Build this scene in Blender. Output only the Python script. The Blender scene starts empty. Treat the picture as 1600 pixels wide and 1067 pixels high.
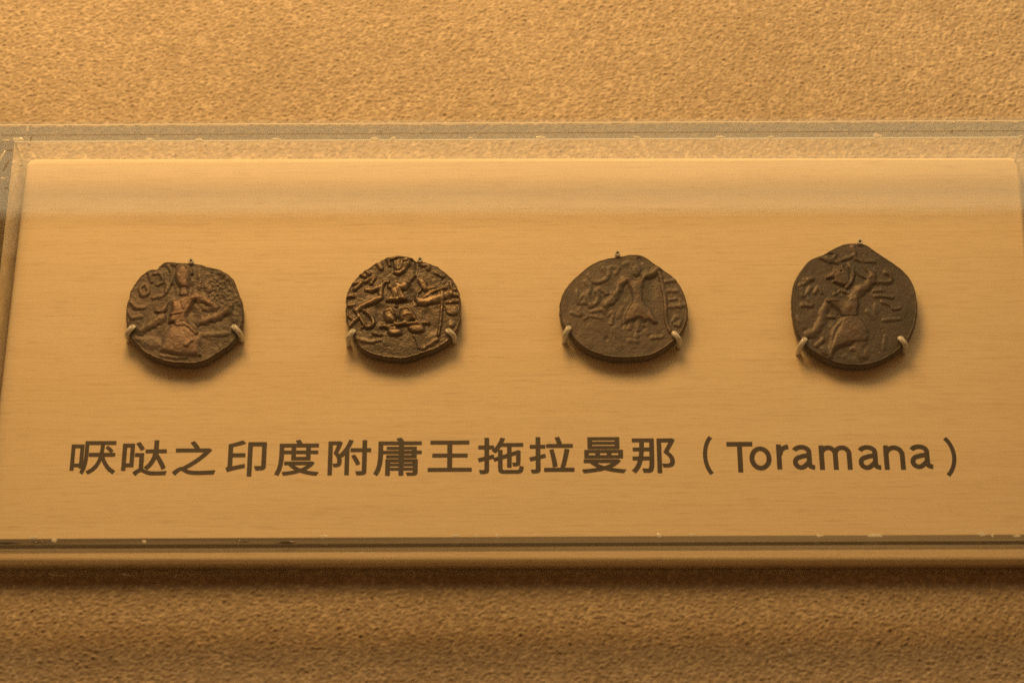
import bpy, bmesh, math, random
import numpy as np
from mathutils import Vector, Matrix

random.seed(7)
rng = np.random.default_rng(7)
S = bpy.context.scene
COL = S.collection
MM = 0.001

# ------------------------------------------------------------------ camera
F = 3550.0                       # focal length in photograph pixels
PITCH = math.radians(27.0)       # camera leans 27 degrees off the vertical
ROLL = math.radians(-0.25)
DIST = F * 1e-4
BOARD_Z = 3.0 * MM
COVER_Z = 11.5 * MM
AIM = Vector((0, 0, BOARD_Z))
cam_data = bpy.data.cameras.new("camera")
cam = bpy.data.objects.new("camera", cam_data)
COL.objects.link(cam)
cam_rot = Matrix.Rotation(PITCH, 3, 'X') @ Matrix.Rotation(ROLL, 3, 'Z')
cam_pos = AIM + (cam_rot @ Vector((0, 0, 1))) * DIST
cam.matrix_world = Matrix.Translation(cam_pos) @ cam_rot.to_4x4()
cam_data.sensor_width = 36.0
cam_data.lens = 36.0 * F / 1600.0
cam_data.clip_start = 0.01
cam_data.clip_end = 20.0
cam_data.dof.use_dof = True
cam_data.dof.focus_distance = DIST + 4.0 * MM
cam_data.dof.aperture_fstop = 28.0
S.camera = cam

CR = np.array(cam_rot)
CP = np.array(cam_pos)


def at(u, v, z):
    """Photograph pixel (1600 x 1067) to the point at height z over the cloth."""
    d = CR @ np.array([(u - 800.0) / F, (533.5 - v) / F, -1.0])
    return Vector(CP + d * ((z - CP[2]) / d[2]))


def at_many(uv, z):
    uv = np.asarray(uv, float)
    d = np.stack([(uv[:, 0] - 800) / F, (533.5 - uv[:, 1]) / F, -np.ones(len(uv))], 1) @ CR.T
    return CP + d * ((z - CP[2]) / d[:, 2])[:, None]


# ------------------------------------------------------------------ light
S.view_settings.view_transform = 'Standard'
S.view_settings.look = 'None'
S.view_settings.exposure = 0.0
S.view_settings.gamma = 1.0
S.cycles.max_bounces = 10
S.cycles.transparent_max_bounces = 24
S.cycles.use_denoising = False

world = bpy.data.worlds.new("World")
S.world = world
world.use_nodes = True
bg = world.node_tree.nodes['Background']
bg.inputs[0].default_value = (1.0, 0.44, 0.14, 1)
bg.inputs[1].default_value = 0.13


def area_lamp(name, loc, target, sx, sy, power, colour):
    d = bpy.data.lights.new(name, 'AREA')
    d.shape = 'RECTANGLE'
    d.size, d.size_y = sx, sy
    d.energy = power
    d.color = colour
    o = bpy.data.objects.new(name, d)
    COL.objects.link(o)
    o.location = loc
    o.rotation_euler = (Vector(target) - Vector(loc)).to_track_quat('-Z', 'Y').to_euler()
    return o


# the case lamp, up and behind the board, a little to the left
area_lamp("case_lamp", (-0.07, 0.276, 0.220), (-0.01, 0.0, 0.0), 0.17, 0.12, 1.22, (1.0, 0.515, 0.148))
# added dim lamp: its reflection makes the bright far band on the lid
_edge = at(800, 327, COVER_Z)
_v = _edge - Vector(CP)
_refl = Vector((0.0, _v.y, -_v.z)).normalized()
_half = 0.08
_c = _edge + _refl * 0.24
_up = Vector((0, _refl.z, -_refl.y))          # further back and lower
_ctr = _c + _up * _half
area_lamp("added_reflection_lamp", (0, _ctr.y, _ctr.z), (0, _ctr.y - _refl.y, _ctr.z - _refl.z), 0.95, 2 * _half, 0.86, (1.0, 0.78, 0.42))

# ------------------------------------------------------------------ helpers


def nz(nt, kind, **kw):
    n = nt.nodes.new(kind)
    for k, v in kw.items():
        setattr(n, k, v)
    return n


def material(name):
    m = bpy.data.materials.new(name)
    m.use_nodes = True
    nt = m.node_tree
    return m, nt, nt.nodes['Principled BSDF'], nt.nodes['Material Output']


def ramp(nt, stops):
    r = nz(nt, 'ShaderNodeValToRGB')
    el = r.color_ramp.elements
    while len(el) < len(stops):
        el.new(0.5)
    for e, (p, c) in zip(el, stops):
        e.position = p
        e.color = (*c, 1)
    return r


def mapped_noise(nt, scale, nscale=1.0, detail=3.0, rough=0.55):
    tc = nz(nt, 'ShaderNodeTexCoord')
    mp = nz(nt, 'ShaderNodeMapping')
    mp.inputs['Scale'].default_value = scale
    nt.links.new(tc.outputs['Object'], mp.inputs['Vector'])
    n = nz(nt, 'ShaderNodeTexNoise')
    n.inputs['Scale'].default_value = nscale
    n.inputs['Detail'].default_value = detail
    n.inputs['Roughness'].default_value = rough
    nt.links.new(mp.outputs[0], n.inputs['Vector'])
    return n


def tag(o, label=None, cat=None, group=None, kind=None):
    if label:
        o['label'] = label
    if cat:
        o['category'] = cat
    if group:
        o['group'] = group
    if kind:
        o['kind'] = kind
    return o


def link(name, me, mat, parent=None):
    o = bpy.data.objects.new(name, me)
    COL.objects.link(o)
    if mat is not None and not me.materials:
        me.materials.append(mat)
    if parent is not None:
        o.parent = parent
        bpy.context.view_layer.update()
        o.matrix_parent_inverse = parent.matrix_world.inverted()
    return o


def empty(name, loc):
    o = bpy.data.objects.new(name, None)
    o.empty_display_size = 0.005
    COL.objects.link(o)
    o.location = loc
    bpy.context.view_layer.update()
    return o


def mesh_np(name, verts, quads, smooth=True):
    me = bpy.data.meshes.new(name)
    verts = np.asarray(verts, np.float32)
    quads = np.asarray(quads, np.int32)
    n = quads.shape[1]
    me.vertices.add(len(verts))
    me.vertices.foreach_set('co', verts.ravel())
    me.loops.add(quads.size)
    me.loops.foreach_set('vertex_index', quads.ravel())
    me.polygons.add(len(quads))
    me.polygons.foreach_set('loop_start', np.arange(0, quads.size, n, dtype=np.int32))
    me.polygons.foreach_set('use_smooth', np.full(len(quads), smooth))
    me.update(calc_edges=True)
    me.validate()
    return me


def box_mesh(name, x0, x1, y0, y1, z0, z1, bevel=0.0):
    bm = bmesh.new()
    bmesh.ops.create_cube(bm, size=1.0)
    for v in bm.verts:
        v.co = Vector(((x0 + x1) / 2 + v.co.x * (x1 - x0), (y0 + y1) / 2 + v.co.y * (y1 - y0), (z0 + z1) / 2 + v.co.z * (z1 - z0)))
    if bevel:
        bmesh.ops.bevel(bm, geom=bm.edges[:], offset=bevel, segments=2, affect='EDGES', profile=0.5)
    me = bpy.data.meshes.new(name)
    bm.to_mesh(me)
    bm.free()
    return me


def hash2(i, j, s):
    h = np.sin(i * 127.1 + j * 311.7 + s * 74.7) * 43758.5453
    return h - np.floor(h)


def vnoise(x, y, s=0):
    xi, yi = np.floor(x), np.floor(y)
    fx, fy = x - xi, y - yi
    fx = fx * fx * (3 - 2 * fx)
    fy = fy * fy * (3 - 2 * fy)
    a = hash2(xi, yi, s) * (1 - fx) + hash2(xi + 1, yi, s) * fx
    b = hash2(xi, yi + 1, s) * (1 - fx) + hash2(xi + 1, yi + 1, s) * fx
    return a * (1 - fy) + b * fy


def fbm(x, y, s=0, octaves=4):
    t, a, k = 0, 0.5, 1.0
    for o in range(octaves):
        t = t + a * vnoise(x * k, y * k, s + o * 13)
        a *= 0.5
        k *= 2.03
    return t


# ------------------------------------------------------------------ materials
# woven cloth
M_cloth, nt, bs, out = material("woven_cloth")
n1 = mapped_noise(nt, (1, 1, 1), 900, 4, 0.6)
n2 = mapped_noise(nt, (1, 1, 1), 28, 3)
r1 = ramp(nt, [(0.25, (0.40, 0.318, 0.215)), (0.55, (0.50, 0.408, 0.288)), (0.80, (0.70, 0.585, 0.42))])
ya = nz(nt, 'ShaderNodeAttribute', attribute_name='yarn')
ym_ = nz(nt, 'ShaderNodeMix', data_type='FLOAT')
ym_.inputs[0].default_value = 0.40
nt.links.new(ya.outputs['Fac'], ym_.inputs[2])
nt.links.new(n1.outputs[0], ym_.inputs[3])
r2 = ramp(nt, [(0.30, (0.88, 0.87, 0.85)), (0.70, (1, 1, 1))])
mx = nz(nt, 'ShaderNodeMix', data_type='RGBA', blend_type='MULTIPLY')
mx.inputs[0].default_value = 1.0
nt.links.new(ym_.outputs[0], r1.inputs[0])
nt.links.new(n2.outputs[0], r2.inputs[0])
nt.links.new(r1.outputs[0], mx.inputs[6])
nt.links.new(r2.outputs[0], mx.inputs[7])
nt.links.new(mx.outputs[2], bs.inputs['Base Color'])
bs.inputs['Roughness'].default_value = 0.75
bs.inputs['Specular IOR Level'].default_value = 0.35
bs.inputs['Sheen Weight'].default_value = 0.05
n3 = mapped_noise(nt, (1, 1, 1), 2600, 3, 0.6)
bp = nz(nt, 'ShaderNodeBump')
bp.inputs['Strength'].default_value = 0.5
bp.inputs['Distance'].default_value = 0.00012
nt.links.new(n3.outputs[0], bp.inputs['Height'])
nt.links.new(bp.outputs[0], bs.inputs['Normal'])

# pale fine-grained wood
M_wood, nt, bs, out = material("pale_wood")
g1 = mapped_noise(nt, (60, 2100, 60), 1.0, 4, 0.65)
g2 = mapped_noise(nt, (9, 260, 9), 1.0, 3, 0.5)
g3 = mapped_noise(nt, (260, 4200, 260), 1.0, 2, 0.5)
r1 = ramp(nt, [(0.25, (0.73, 0.60, 0.42)), (0.50, (0.78, 0.655, 0.46)), (0.75, (0.80, 0.68, 0.485))])
r2 = ramp(nt, [(0.30, (0.955, 0.945, 0.925)), (0.70, (1, 1, 1))])
r3 = ramp(nt, [(0.28, (0.88, 0.86, 0.83)), (0.46, (1, 1, 1))])
for g, r in ((g1, r1), (g2, r2), (g3, r3)):
    nt.links.new(g.outputs[0], r.inputs[0])
m1 = nz(nt, 'ShaderNodeMix', data_type='RGBA', blend_type='MULTIPLY')
m2 = nz(nt, 'ShaderNodeMix', data_type='RGBA', blend_type='MULTIPLY')
m1.inputs[0].default_value = m2.inputs[0].default_value = 1.0
nt.links.new(r1.outputs[0], m1.inputs[6])
nt.links.new(r2.outputs[0], m1.inputs[7])
nt.links.new(m1.outputs[2], m2.inputs[6])
nt.links.new(r3.outputs[0], m2.inputs[7])
nt.links.new(m2.outputs[2], bs.inputs['Base Color'])
bs.inputs['Roughness'].default_value = 0.62
bs.inputs['Specular IOR Level'].default_value = 0.3
bp = nz(nt, 'ShaderNodeBump')
bp.inputs['Strength'].default_value = 0.35
bp.inputs['Distance'].default_value = 0.00006
nt.links.new(g1.outputs[0], bp.inputs['Height'])
nt.links.new(bp.outputs[0], bs.inputs['Normal'])

# printed ink
M_ink, nt, bs, out = material("brown_ink")
n1 = mapped_noise(nt, (1, 1, 1), 1500, 3)
r1 = ramp(nt, [(0.3, (0.044, 0.036, 0.030)), (0.75, (0.062, 0.050, 0.041))])
nt.links.new(n1.outputs[0], r1.inputs[0])
nt.links.new(r1.outputs[0], bs.inputs['Base Color'])
bs.inputs['Roughness'].default_value = 0.55


def coin_material(name, dark, mid, high, rough, metal, seed, grit):
    m, nt, bs, out = material(name)
    at_ = nz(nt, 'ShaderNodeAttribute', attribute_name='wear')
    n1 = mapped_noise(nt, (1, 1, 1), 260, 5, 0.65)
    n1.noise_dimensions = '4D'
    n1.inputs['W'].default_value = seed
    n2 = mapped_noise(nt, (1, 1, 1), 1500, 4, 0.7)
    n2.noise_dimensions = '4D'
    n2.inputs['W'].default_value = seed + 5
    ad = nz(nt, 'ShaderNodeMath', operation='MULTIPLY_ADD')
    nt.links.new(n1.outputs[0], ad.inputs[0])
    ad.inputs[1].default_value = 0.55
    nt.links.new(at_.outputs['Fac'], ad.inputs[2])
    ad2 = nz(nt, 'ShaderNodeMath', operation='MULTIPLY_ADD')
    nt.links.new(n2.outputs[0], ad2.inputs[0])
    ad2.inputs[1].default_value = 0.22
    nt.links.new(ad.outputs[0], ad2.inputs[2])
    r = ramp(nt, [(0.25, dark), (0.58, mid), (1.0, high)])
    nt.links.new(ad2.outputs[0], r.inputs[0])
    n4 = mapped_noise(nt, (1, 1, 1), 120, 4, 0.6)
    n4.noise_dimensions = '4D'
    n4.inputs['W'].default_value = seed + 11
    pr = ramp(nt, [(0.36, (0.70, 0.76, 0.72)), (0.50, (1, 1, 1)), (0.66, (1.16, 1.10, 1.02))])
    nt.links.new(n4.outputs[0], pr.inputs[0])
    pm = nz(nt, 'ShaderNodeMix', data_type='RGBA', blend_type='MULTIPLY')
    pm.inputs[0].default_value = 1.0
    nt.links.new(r.outputs[0], pm.inputs[6])
    nt.links.new(pr.outputs[0], pm.inputs[7])
    nt.links.new(pm.outputs[2], bs.inputs['Base Color'])
    bs.inputs['Metallic'].default_value = metal
    bs.inputs['Roughness'].default_value = rough
    bp = nz(nt, 'ShaderNodeBump')
    bp.inputs['Strength'].default_value = grit
    bp.inputs['Distance'].default_value = 0.00018
    nt.links.new(n2.outputs[0], bp.inputs['Height'])
    nt.links.new(bp.outputs[0], bs.inputs['Normal'])
    return m


def acrylic(name, tint, gloss_rough=0.02, haze=0.0, haze_col=(0.5, 0.5, 0.5), streak=None):
    """A clear sheet: Fresnel mirror over straight transmission, plus a share of dull haze."""
    m, nt, bs, out = material(name)
    nt.nodes.remove(bs)
    geo = nz(nt, 'ShaderNodeNewGeometry')
    dot = nz(nt, 'ShaderNodeVectorMath', operation='DOT_PRODUCT')
    nt.links.new(geo.outputs['Normal'], dot.inputs[0])
    nt.links.new(geo.outputs['Incoming'], dot.inputs[1])
    ab = nz(nt, 'ShaderNodeMath', operation='ABSOLUTE')
    nt.links.new(dot.outputs['Value'], ab.inputs[0])
    om = nz(nt, 'ShaderNodeMath', operation='SUBTRACT')
    om.inputs[0].default_value = 1.0
    nt.links.new(ab.outputs[0], om.inputs[1])
    pw = nz(nt, 'ShaderNodeMath', operation='POWER')
    nt.links.new(om.outputs[0], pw.inputs[0])
    pw.inputs[1].default_value = 5.0
    fr = nz(nt, 'ShaderNodeMath', operation='MULTIPLY_ADD')
    nt.links.new(pw.outputs[0], fr.inputs[0])
    fr.inputs[1].default_value = 0.96
    fr.inputs[2].default_value = 0.04
    tr = nz(nt, 'ShaderNodeBsdfTransparent')
    tr.inputs[0].default_value = (*tint, 1)
    gl = nz(nt, 'ShaderNodeBsdfGlossy')
    gl.inputs['Roughness'].default_value = gloss_rough
    gl.inputs['Color'].default_value = (1, 1, 1, 1)
    base = tr.outputs[0]
    if haze:
        dd = nz(nt, 'ShaderNodeBsdfDiffuse')
        dd.inputs[0].default_value = (*haze_col, 1)
        dt = nz(nt, 'ShaderNodeBsdfTranslucent')
        dt.inputs[0].default_value = (*haze_col, 1)
        df = nz(nt, 'ShaderNodeMixShader')
        df.inputs[0].default_value = 0.45
        nt.links.new(dd.outputs[0], df.inputs[1])
        nt.links.new(dt.outputs[0], df.inputs[2])
        mh = nz(nt, 'ShaderNodeMixShader')
        mh.inputs[0].default_value = haze
        if streak:
            n = mapped_noise(nt, streak, 1.0, 3, 0.6)
            mr = nz(nt, 'ShaderNodeMapRange')
            mr.inputs[1].default_value, mr.inputs[2].default_value = 0.3, 0.7
            mr.inputs[3].default_value, mr.inputs[4].default_value = haze * 0.55, min(1, haze * 1.45)
            nt.links.new(n.outputs[0], mr.inputs[0])
            nt.links.new(mr.outputs[0], mh.inputs[0])
        nt.links.new(tr.outputs[0], mh.inputs[1])
        nt.links.new(df.outputs[0], mh.inputs[2])
        base = mh.outputs[0]
    mx = nz(nt, 'ShaderNodeMixShader')
    nt.links.new(fr.outputs[0], mx.inputs[0])
    nt.links.new(base, mx.inputs[1])
    nt.links.new(gl.outputs[0], mx.inputs[2])
    nt.links.new(mx.outputs[0], out.inputs['Surface'])
    return m


M_lid = acrylic("clear_lid", (0.985, 0.983, 0.97))
M_wall = acrylic("clear_wall", (0.985, 0.985, 0.975))
M_wall_back = acrylic("clear_back_wall", (0.985, 0.985, 0.975))
M_wall_front = acrylic("clear_front_wall", (0.93, 0.925, 0.91))
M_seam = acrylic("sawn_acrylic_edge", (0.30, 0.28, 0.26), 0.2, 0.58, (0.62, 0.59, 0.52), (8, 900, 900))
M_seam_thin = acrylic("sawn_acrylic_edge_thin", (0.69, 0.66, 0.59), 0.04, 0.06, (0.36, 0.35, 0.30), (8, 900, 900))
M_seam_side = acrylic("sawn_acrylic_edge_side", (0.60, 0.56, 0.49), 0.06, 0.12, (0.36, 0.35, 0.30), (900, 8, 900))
M_edge = acrylic("sawn_front_edge", (0.62, 0.60, 0.56), 0.2, 0.50, (0.66, 0.63, 0.56), (8, 900, 900))
M_gap = acrylic("dark_glue_gap", (0.74, 0.72, 0.68), 0.2, 0.20, (0.3, 0.27, 0.22), (14, 300, 300))
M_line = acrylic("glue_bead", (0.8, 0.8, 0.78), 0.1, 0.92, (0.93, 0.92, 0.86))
M_chip = acrylic("glue_chip", (0.8, 0.8, 0.78), 0.1, 0.82, (0.88, 0.86, 0.78))
M_sleeve = acrylic("cloudy_plastic", (0.86, 0.85, 0.82), 0.16, 0.80, (0.94, 0.93, 0.88))
M_core, nt, bs, out = material("dark_pin_core")
n1 = mapped_noise(nt, (1, 1, 1), 3000, 2)
r1 = ramp(nt, [(0.3, (0.10, 0.08, 0.06)), (0.7, (0.2, 0.16, 0.12))])
nt.links.new(n1.outputs[0], r1.inputs[0])
nt.links.new(r1.outputs[0], bs.inputs['Base Color'])
bs.inputs['Roughness'].default_value = 0.5

# ------------------------------------------------------------------ cloth
TL, TR = at(-70, -50, 0), at(1670, -50, 0)
BL, BR = at(-70, 1120, 0), at(1670, 1120, 0)
x_in0, x_in1 = min(TL.x, BL.x), max(TR.x, BR.x)
y_in0, y_in1 = BL.y, TL.y
yb_hide0, yb_hide1 = at(800, 880, 0).y, at(800, 270, 0).y
step = 0.15 * MM


def spaced(a, b, s):
    return list(np.arange(a, b, s))


def tail(a, sgn):
    r, d = [], 0.4 * MM
    p = a
    while abs(p - a) < 0.45:
        d *= 1.35
        p += sgn * d
        r.append(p)
    return r


xs = np.array(tail(x_in0, -1)[::-1] + spaced(x_in0, x_in1, step) + tail(x_in1, 1))
ys = np.array(tail(y_in0, -1)[::-1] + spaced(y_in0, yb_hide0, step) + spaced(yb_hide0, yb_hide1, 1.5 * MM) + spaced(yb_hide1, y_in1, step) + tail(y_in1, 1))
X, Y = np.meshgrid(xs, ys)
# nubs of crepe yarn: jittered, leaning ellipsoids
cell = 0.46 * MM
cx, cy = np.floor(X / cell), np.floor(Y / cell)
H = np.zeros_like(X)
YN = np.full_like(X, 0.05)
YW = np.full_like(X, 0.10)
for di in (-1, 0, 1):
    for dj in (-1, 0, 1):
        i, j = cx + di, cy + dj
        px = (i + 0.05 + 0.9 * hash2(i, j, 1)) * cell
        py = (j + 0.05 + 0.9 * hash2(i, j, 2)) * cell
        ang = math.radians(50) + (hash2(i, j, 3) - 0.5) * 2.4
        ca, sa = np.cos(ang), np.sin(ang)
        dx, dy = X - px, Y - py
        a = (0.22 + 0.20 * hash2(i, j, 4)) * MM
        b = (0.15 + 0.10 * hash2(i, j, 5)) * MM
        dy = dy * np.where(dy > 0, 1.55, 0.72)      # loops lean toward the back
        q = ((dx * ca + dy * sa) / a) ** 2 + ((-dx * sa + dy * ca) / b) ** 2
        amp = (0.055 + 0.15 * hash2(i, j, 6) ** 2) * MM
        ge = np.exp(-1.3 * q)
        H += amp * ge
        YN += ge * hash2(i, j, 7)
        YW += ge
H += 0.035 * MM * (fbm(X / (0.42 * MM), Y / (0.42 * MM), 3, 2) - 0.45)
H += 0.04 * MM * (fbm(X / (5 * MM), Y / (3 * MM), 9, 2) - 0.4)
fade = np.clip(1 - np.maximum.reduce([x_in0 - X, X - x_in1, y_in0 - Y, Y - y_in1]) / (4 * MM), 0, 1)
H = np.where(fade < 1, H * fade, H)
hid = (Y > yb_hide0 + 1 * MM) & (Y < yb_hide1 - 1 * MM) & (X > at(60, 500, 0).x) & (X < at(1580, 500, 0).x)
H = np.where(hid, 0, H) - 0.22 * MM
nxn, nyn = len(xs), len(ys)
idx = np.arange(nxn * nyn).reshape(nyn, nxn)
quads = np.stack([idx[:-1, :-1], idx[:-1, 1:], idx[1:, 1:], idx[1:, :-1]], -1).reshape(-1, 4)
me = mesh_np("cloth_ground", np.stack([X.ravel(), Y.ravel(), H.ravel()], 1), quads)
me.attributes.new("yarn", "FLOAT", "POINT").data.foreach_set("value", (YN / YW).ravel().astype(np.float32))
tag(link("cloth_ground", me, M_cloth), kind='structure')

# ------------------------------------------------------------------ board
bz0, bz1 = 0.25 * MM, BOARD_Z
b_bl = at(41, 246, bz1)
b_br = at(1594, 244, bz1)
b_fl = at(-31, 879, bz1)
b_fr = at(1643, 877, bz1)
corners = [b_fl, b_fr, b_br, b_bl]


def rounded(corners, r, n=6):
    pts = []
    k = len(corners)
    for i in range(k):
        p, q, s = corners[i - 1], corners[i], corners[(i + 1) % k]
        a = (p - q).normalized()
        b = (s - q).normalized()
        for t in range(n + 1):
            f = t / n
            pts.append(q + a * r * (1 - f) ** 2 + b * r * f ** 2)
    return pts


bm = bmesh.new()
loop = rounded([Vector((c.x, c.y, 0)) for c in corners], 1.6 * MM)
profile = [(0.0, bz0), (0.0, bz1 - 1.0 * MM), (0.06 * MM, bz1 - 0.66 * MM), (0.20 * MM, bz1 - 0.34 * MM), (0.42 * MM, bz1 - 0.12 * MM), (0.66 * MM, bz1 - 0.02 * MM), (0.85 * MM, bz1)]
ctr = sum(loop, Vector()) / len(loop)
rings = []
for ins, z in profile:
    ring = []
    for p in loop:
        d = p - ctr
        ring.append(bm.verts.new((p.x - math.copysign(min(ins, abs(d.x)), d.x), p.y - math.copysign(ins, d.y), z)))
    rings.append(ring)
for a, b in zip(rings, rings[1:]):
    for i in range(len(a)):
        j = (i + 1) % len(a)
        f = bm.faces.new((a[i], a[j], b[j], b[i]))
        f.smooth = True
bm.faces.new(rings[-1])
bm.faces.new(rings[0][::-1])
me = bpy.data.meshes.new("wooden_board")
bm.to_mesh(me)
bm.free()
board = tag(link("wooden_board", me, M_wood), "pale wooden board with printed brown caption, under the clear cover on the cloth", "board")

# ------------------------------------------------------------------ caption
INK_Z = BOARD_Z + 0.03 * MM


class Ink:
    """Flat print in millimetres on the board; every piece lies a hair above the last."""

    def __init__(self):
        self.v, self.f, self.k = [], [], 0

    def lift(self):
        self.k += 1
        return (self.k % 60) * 0.0004

    def poly(self, pts):
        z = self.lift()
        b = len(self.v)
        self.v += [(p[0], p[1], z) for p in pts]
        self.f.append(tuple(range(b, b + len(pts))))

    def ribbon(self, pts, w, round_ends=False, closed=False):
        pts = [Vector((p[0], p[1])) for p in pts]
        n = len(pts)
        L, R = [], []
        for i, p in enumerate(pts):
            if closed:
                d = pts[(i + 1) % n] - pts[i - 1]
            else:
                d = pts[min(i + 1, n - 1)] - pts[max(i - 1, 0)]
            d.normalize()
            nn = Vector((-d.y, d.x)) * (w / 2)
            L.append(p + nn)
            R.append(p - nn)
        z = self.lift()
        b = len(self.v)
        for l, r in zip(L, R):
            self.v += [(l.x, l.y, z), (r.x, r.y, z)]
        for i in range(n if closed else n - 1):
            j = (i + 1) % n
            self.f.append((b + 2 * i, b + 2 * i + 1, b + 2 * j + 1, b + 2 * j))

    def disc(self, c, r, n=8):
        self.poly([(c[0] + r * math.cos(2 * math.pi * k / n), c[1] + r * math.sin(2 * math.pi * k / n)) for k in range(n)])


def frame_of(box):
    """World rectangle of a pixel box on the board: centre, width, height."""
    u0, v0, u1, v1 = box
    c = at((u0 + u1) / 2, (v0 + v1) / 2, INK_Z)
    w = (at(u1, (v0 + v1) / 2, INK_Z) - at(u0, (v0 + v1) / 2, INK_Z)).length
    h = (at((u0 + u1) / 2, v0, INK_Z) - at((u0 + u1) / 2, v1, INK_Z)).length
    return c, w / MM, h / MM


def glyph_mesh(ch):
    cu = bpy.data.curves.new("glyph", 'FONT')
    cu.body = ch
    cu.size = 1.0
    cu.resolution_u = 4
    o = bpy.data.objects.new("glyph", cu)
    COL.objects.link(o)
    bpy.context.view_layer.update()
    me = bpy.data.meshes.new_from_object(o.evaluated_get(bpy.context.evaluated_depsgraph_get()))
    v = [(p.co.x, p.co.y) for p in me.vertices]
    f = [tuple(p.vertices) for p in me.polygons]
    bm = bmesh.new()
    bm.from_mesh(me)
    bmesh.ops.remove_doubles(bm, verts=bm.verts, dist=1e-6)
    e = [(tuple(x.verts[0].co.xy), tuple(x.verts[1].co.xy)) for x in bm.edges if len(x.link_faces) == 1]
    bm.free()
    bpy.data.meshes.remove(me)
    bpy.data.objects.remove(o)
    bpy.data.curves.remove(cu)
    return v, f, e


def add_glyph(ink, ch, x0, x1, y0, y1, bold):
    v, f, e = glyph_mesh(ch)
    a = np.array(v)
    lo, hi = a.min(0), a.max(0)
    x0, x1, y0, y1 = x0 + bold, x1 - bold, y0 + bold, y1 - bold

    def T(p):
        return (x0 + (p[0] - lo[0]) / (hi[0] - lo[0]) * (x1 - x0), y0 + (p[1] - lo[1]) / (hi[1] - lo[1]) * (y1 - y0))
    z = ink.lift()
    b = len(ink.v)
    ink.v += [(*T(p), z) for p in v]
    ink.f += [tuple(b + i for i in g) for g in f]
    for p, q in e:
        p, q = T(p), T(q)
        d = Vector((q[0] - p[0], q[1] - p[1]))
        if d.length < 1e-5:
            continue
        d.normalize()
        k = d * bold * 0.55
        ink.ribbon([(p[0] - k.x, p[1] - k.y), (q[0] + k.x, q[1] + k.y)], 2 * bold)


caption = empty("caption", (at(800, 715, INK_Z)))
caption.parent = board


def place_char(ink, box):
    c, w, h = frame_of(box)
    me = bpy.data.meshes.new("character")
    me.from_pydata([(c.x + p[0] * MM, c.y + p[1] * MM, INK_Z + p[2] * MM) for p in ink.v], [], ink.f)
    # every face must look up
    bm = bmesh.new()
    bm.from_mesh(me)
    for fc in bm.faces:
        fc.normal_update()
        if fc.normal.z < 0:
            fc.normal_flip()
    bm.to_mesh(me)
    bm.free()
    o = link("character", me, M_ink)
    o.parent = caption
    o.matrix_parent_inverse = caption.matrix_world.inverted()
    return o


bpy.context.view_layer.update()
BOLD = 0.10
cjk = [("哒", (190.6, 687.5, 262, 742.8)), ("之", (270.3, 688.8, 337.5, 741.9)), ("印", (353, 687.5, 416, 743.8)),
       ("度", (429.7, 686.6, 498.8, 742.8)), ("附", (512.5, 686.6, 579.7, 742)), ("庸", (584, 683.4, 659, 742.8)),
       ("王", (668.4, 688, 737.2, 736.5)), ("拖", (746.6, 683.4, 818.4, 740)), ("拉", (826.9, 682, 897.2, 739)),
       ("曼", (909, 682.5, 977.8, 738.8)), ("那", (987, 684.4, 1055, 738.8))]
# first character: the mouth radical beside the cliff-and-dog component
box = (110.3, 688.8, 181.5, 740.6)
c, w, h = frame_of(box)
ink = Ink()
mw = w * 0.285
my0, my1 = -h / 2 + h * 0.16, h / 2 - h * 0.10
ow = 0.62
ink.ribbon([(-w / 2 + ow / 2, my0 - 0.25), (-w / 2 + ow / 2, my1)], ow)
ink.ribbon([(-w / 2 + mw - ow / 2, my0 + 0.1), (-w / 2 + mw - ow / 2, my1)], ow)
ink.ribbon([(-w / 2 + ow, my1 - ow / 2), (-w / 2 + mw - ow, my1 - ow / 2)], ow)
ink.ribbon([(-w / 2 + ow, my0 + ow), (-w / 2 + mw - ow, my0 + ow)], ow)
add_glyph(ink, "厌", -w / 2 + w * 0.22, w / 2, -h / 2, h / 2, BOLD)
place_char(ink, box)
for ch, box in cjk:
    c, w, h = frame_of(box)
    ink = Ink()
    add_glyph(ink, ch, -w / 2, w / 2, -h / 2, h / 2, BOLD)
    place_char(ink, box)

ST = 0.76


def arc(cx, cy, rx, ry, a0, a1, n=14):
    return [(cx + rx * math.cos(math.radians(a0 + (a1 - a0) * k / n)), cy + ry * math.sin(math.radians(a0 + (a1 - a0) * k / n))) for k in range(n + 1)]


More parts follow.
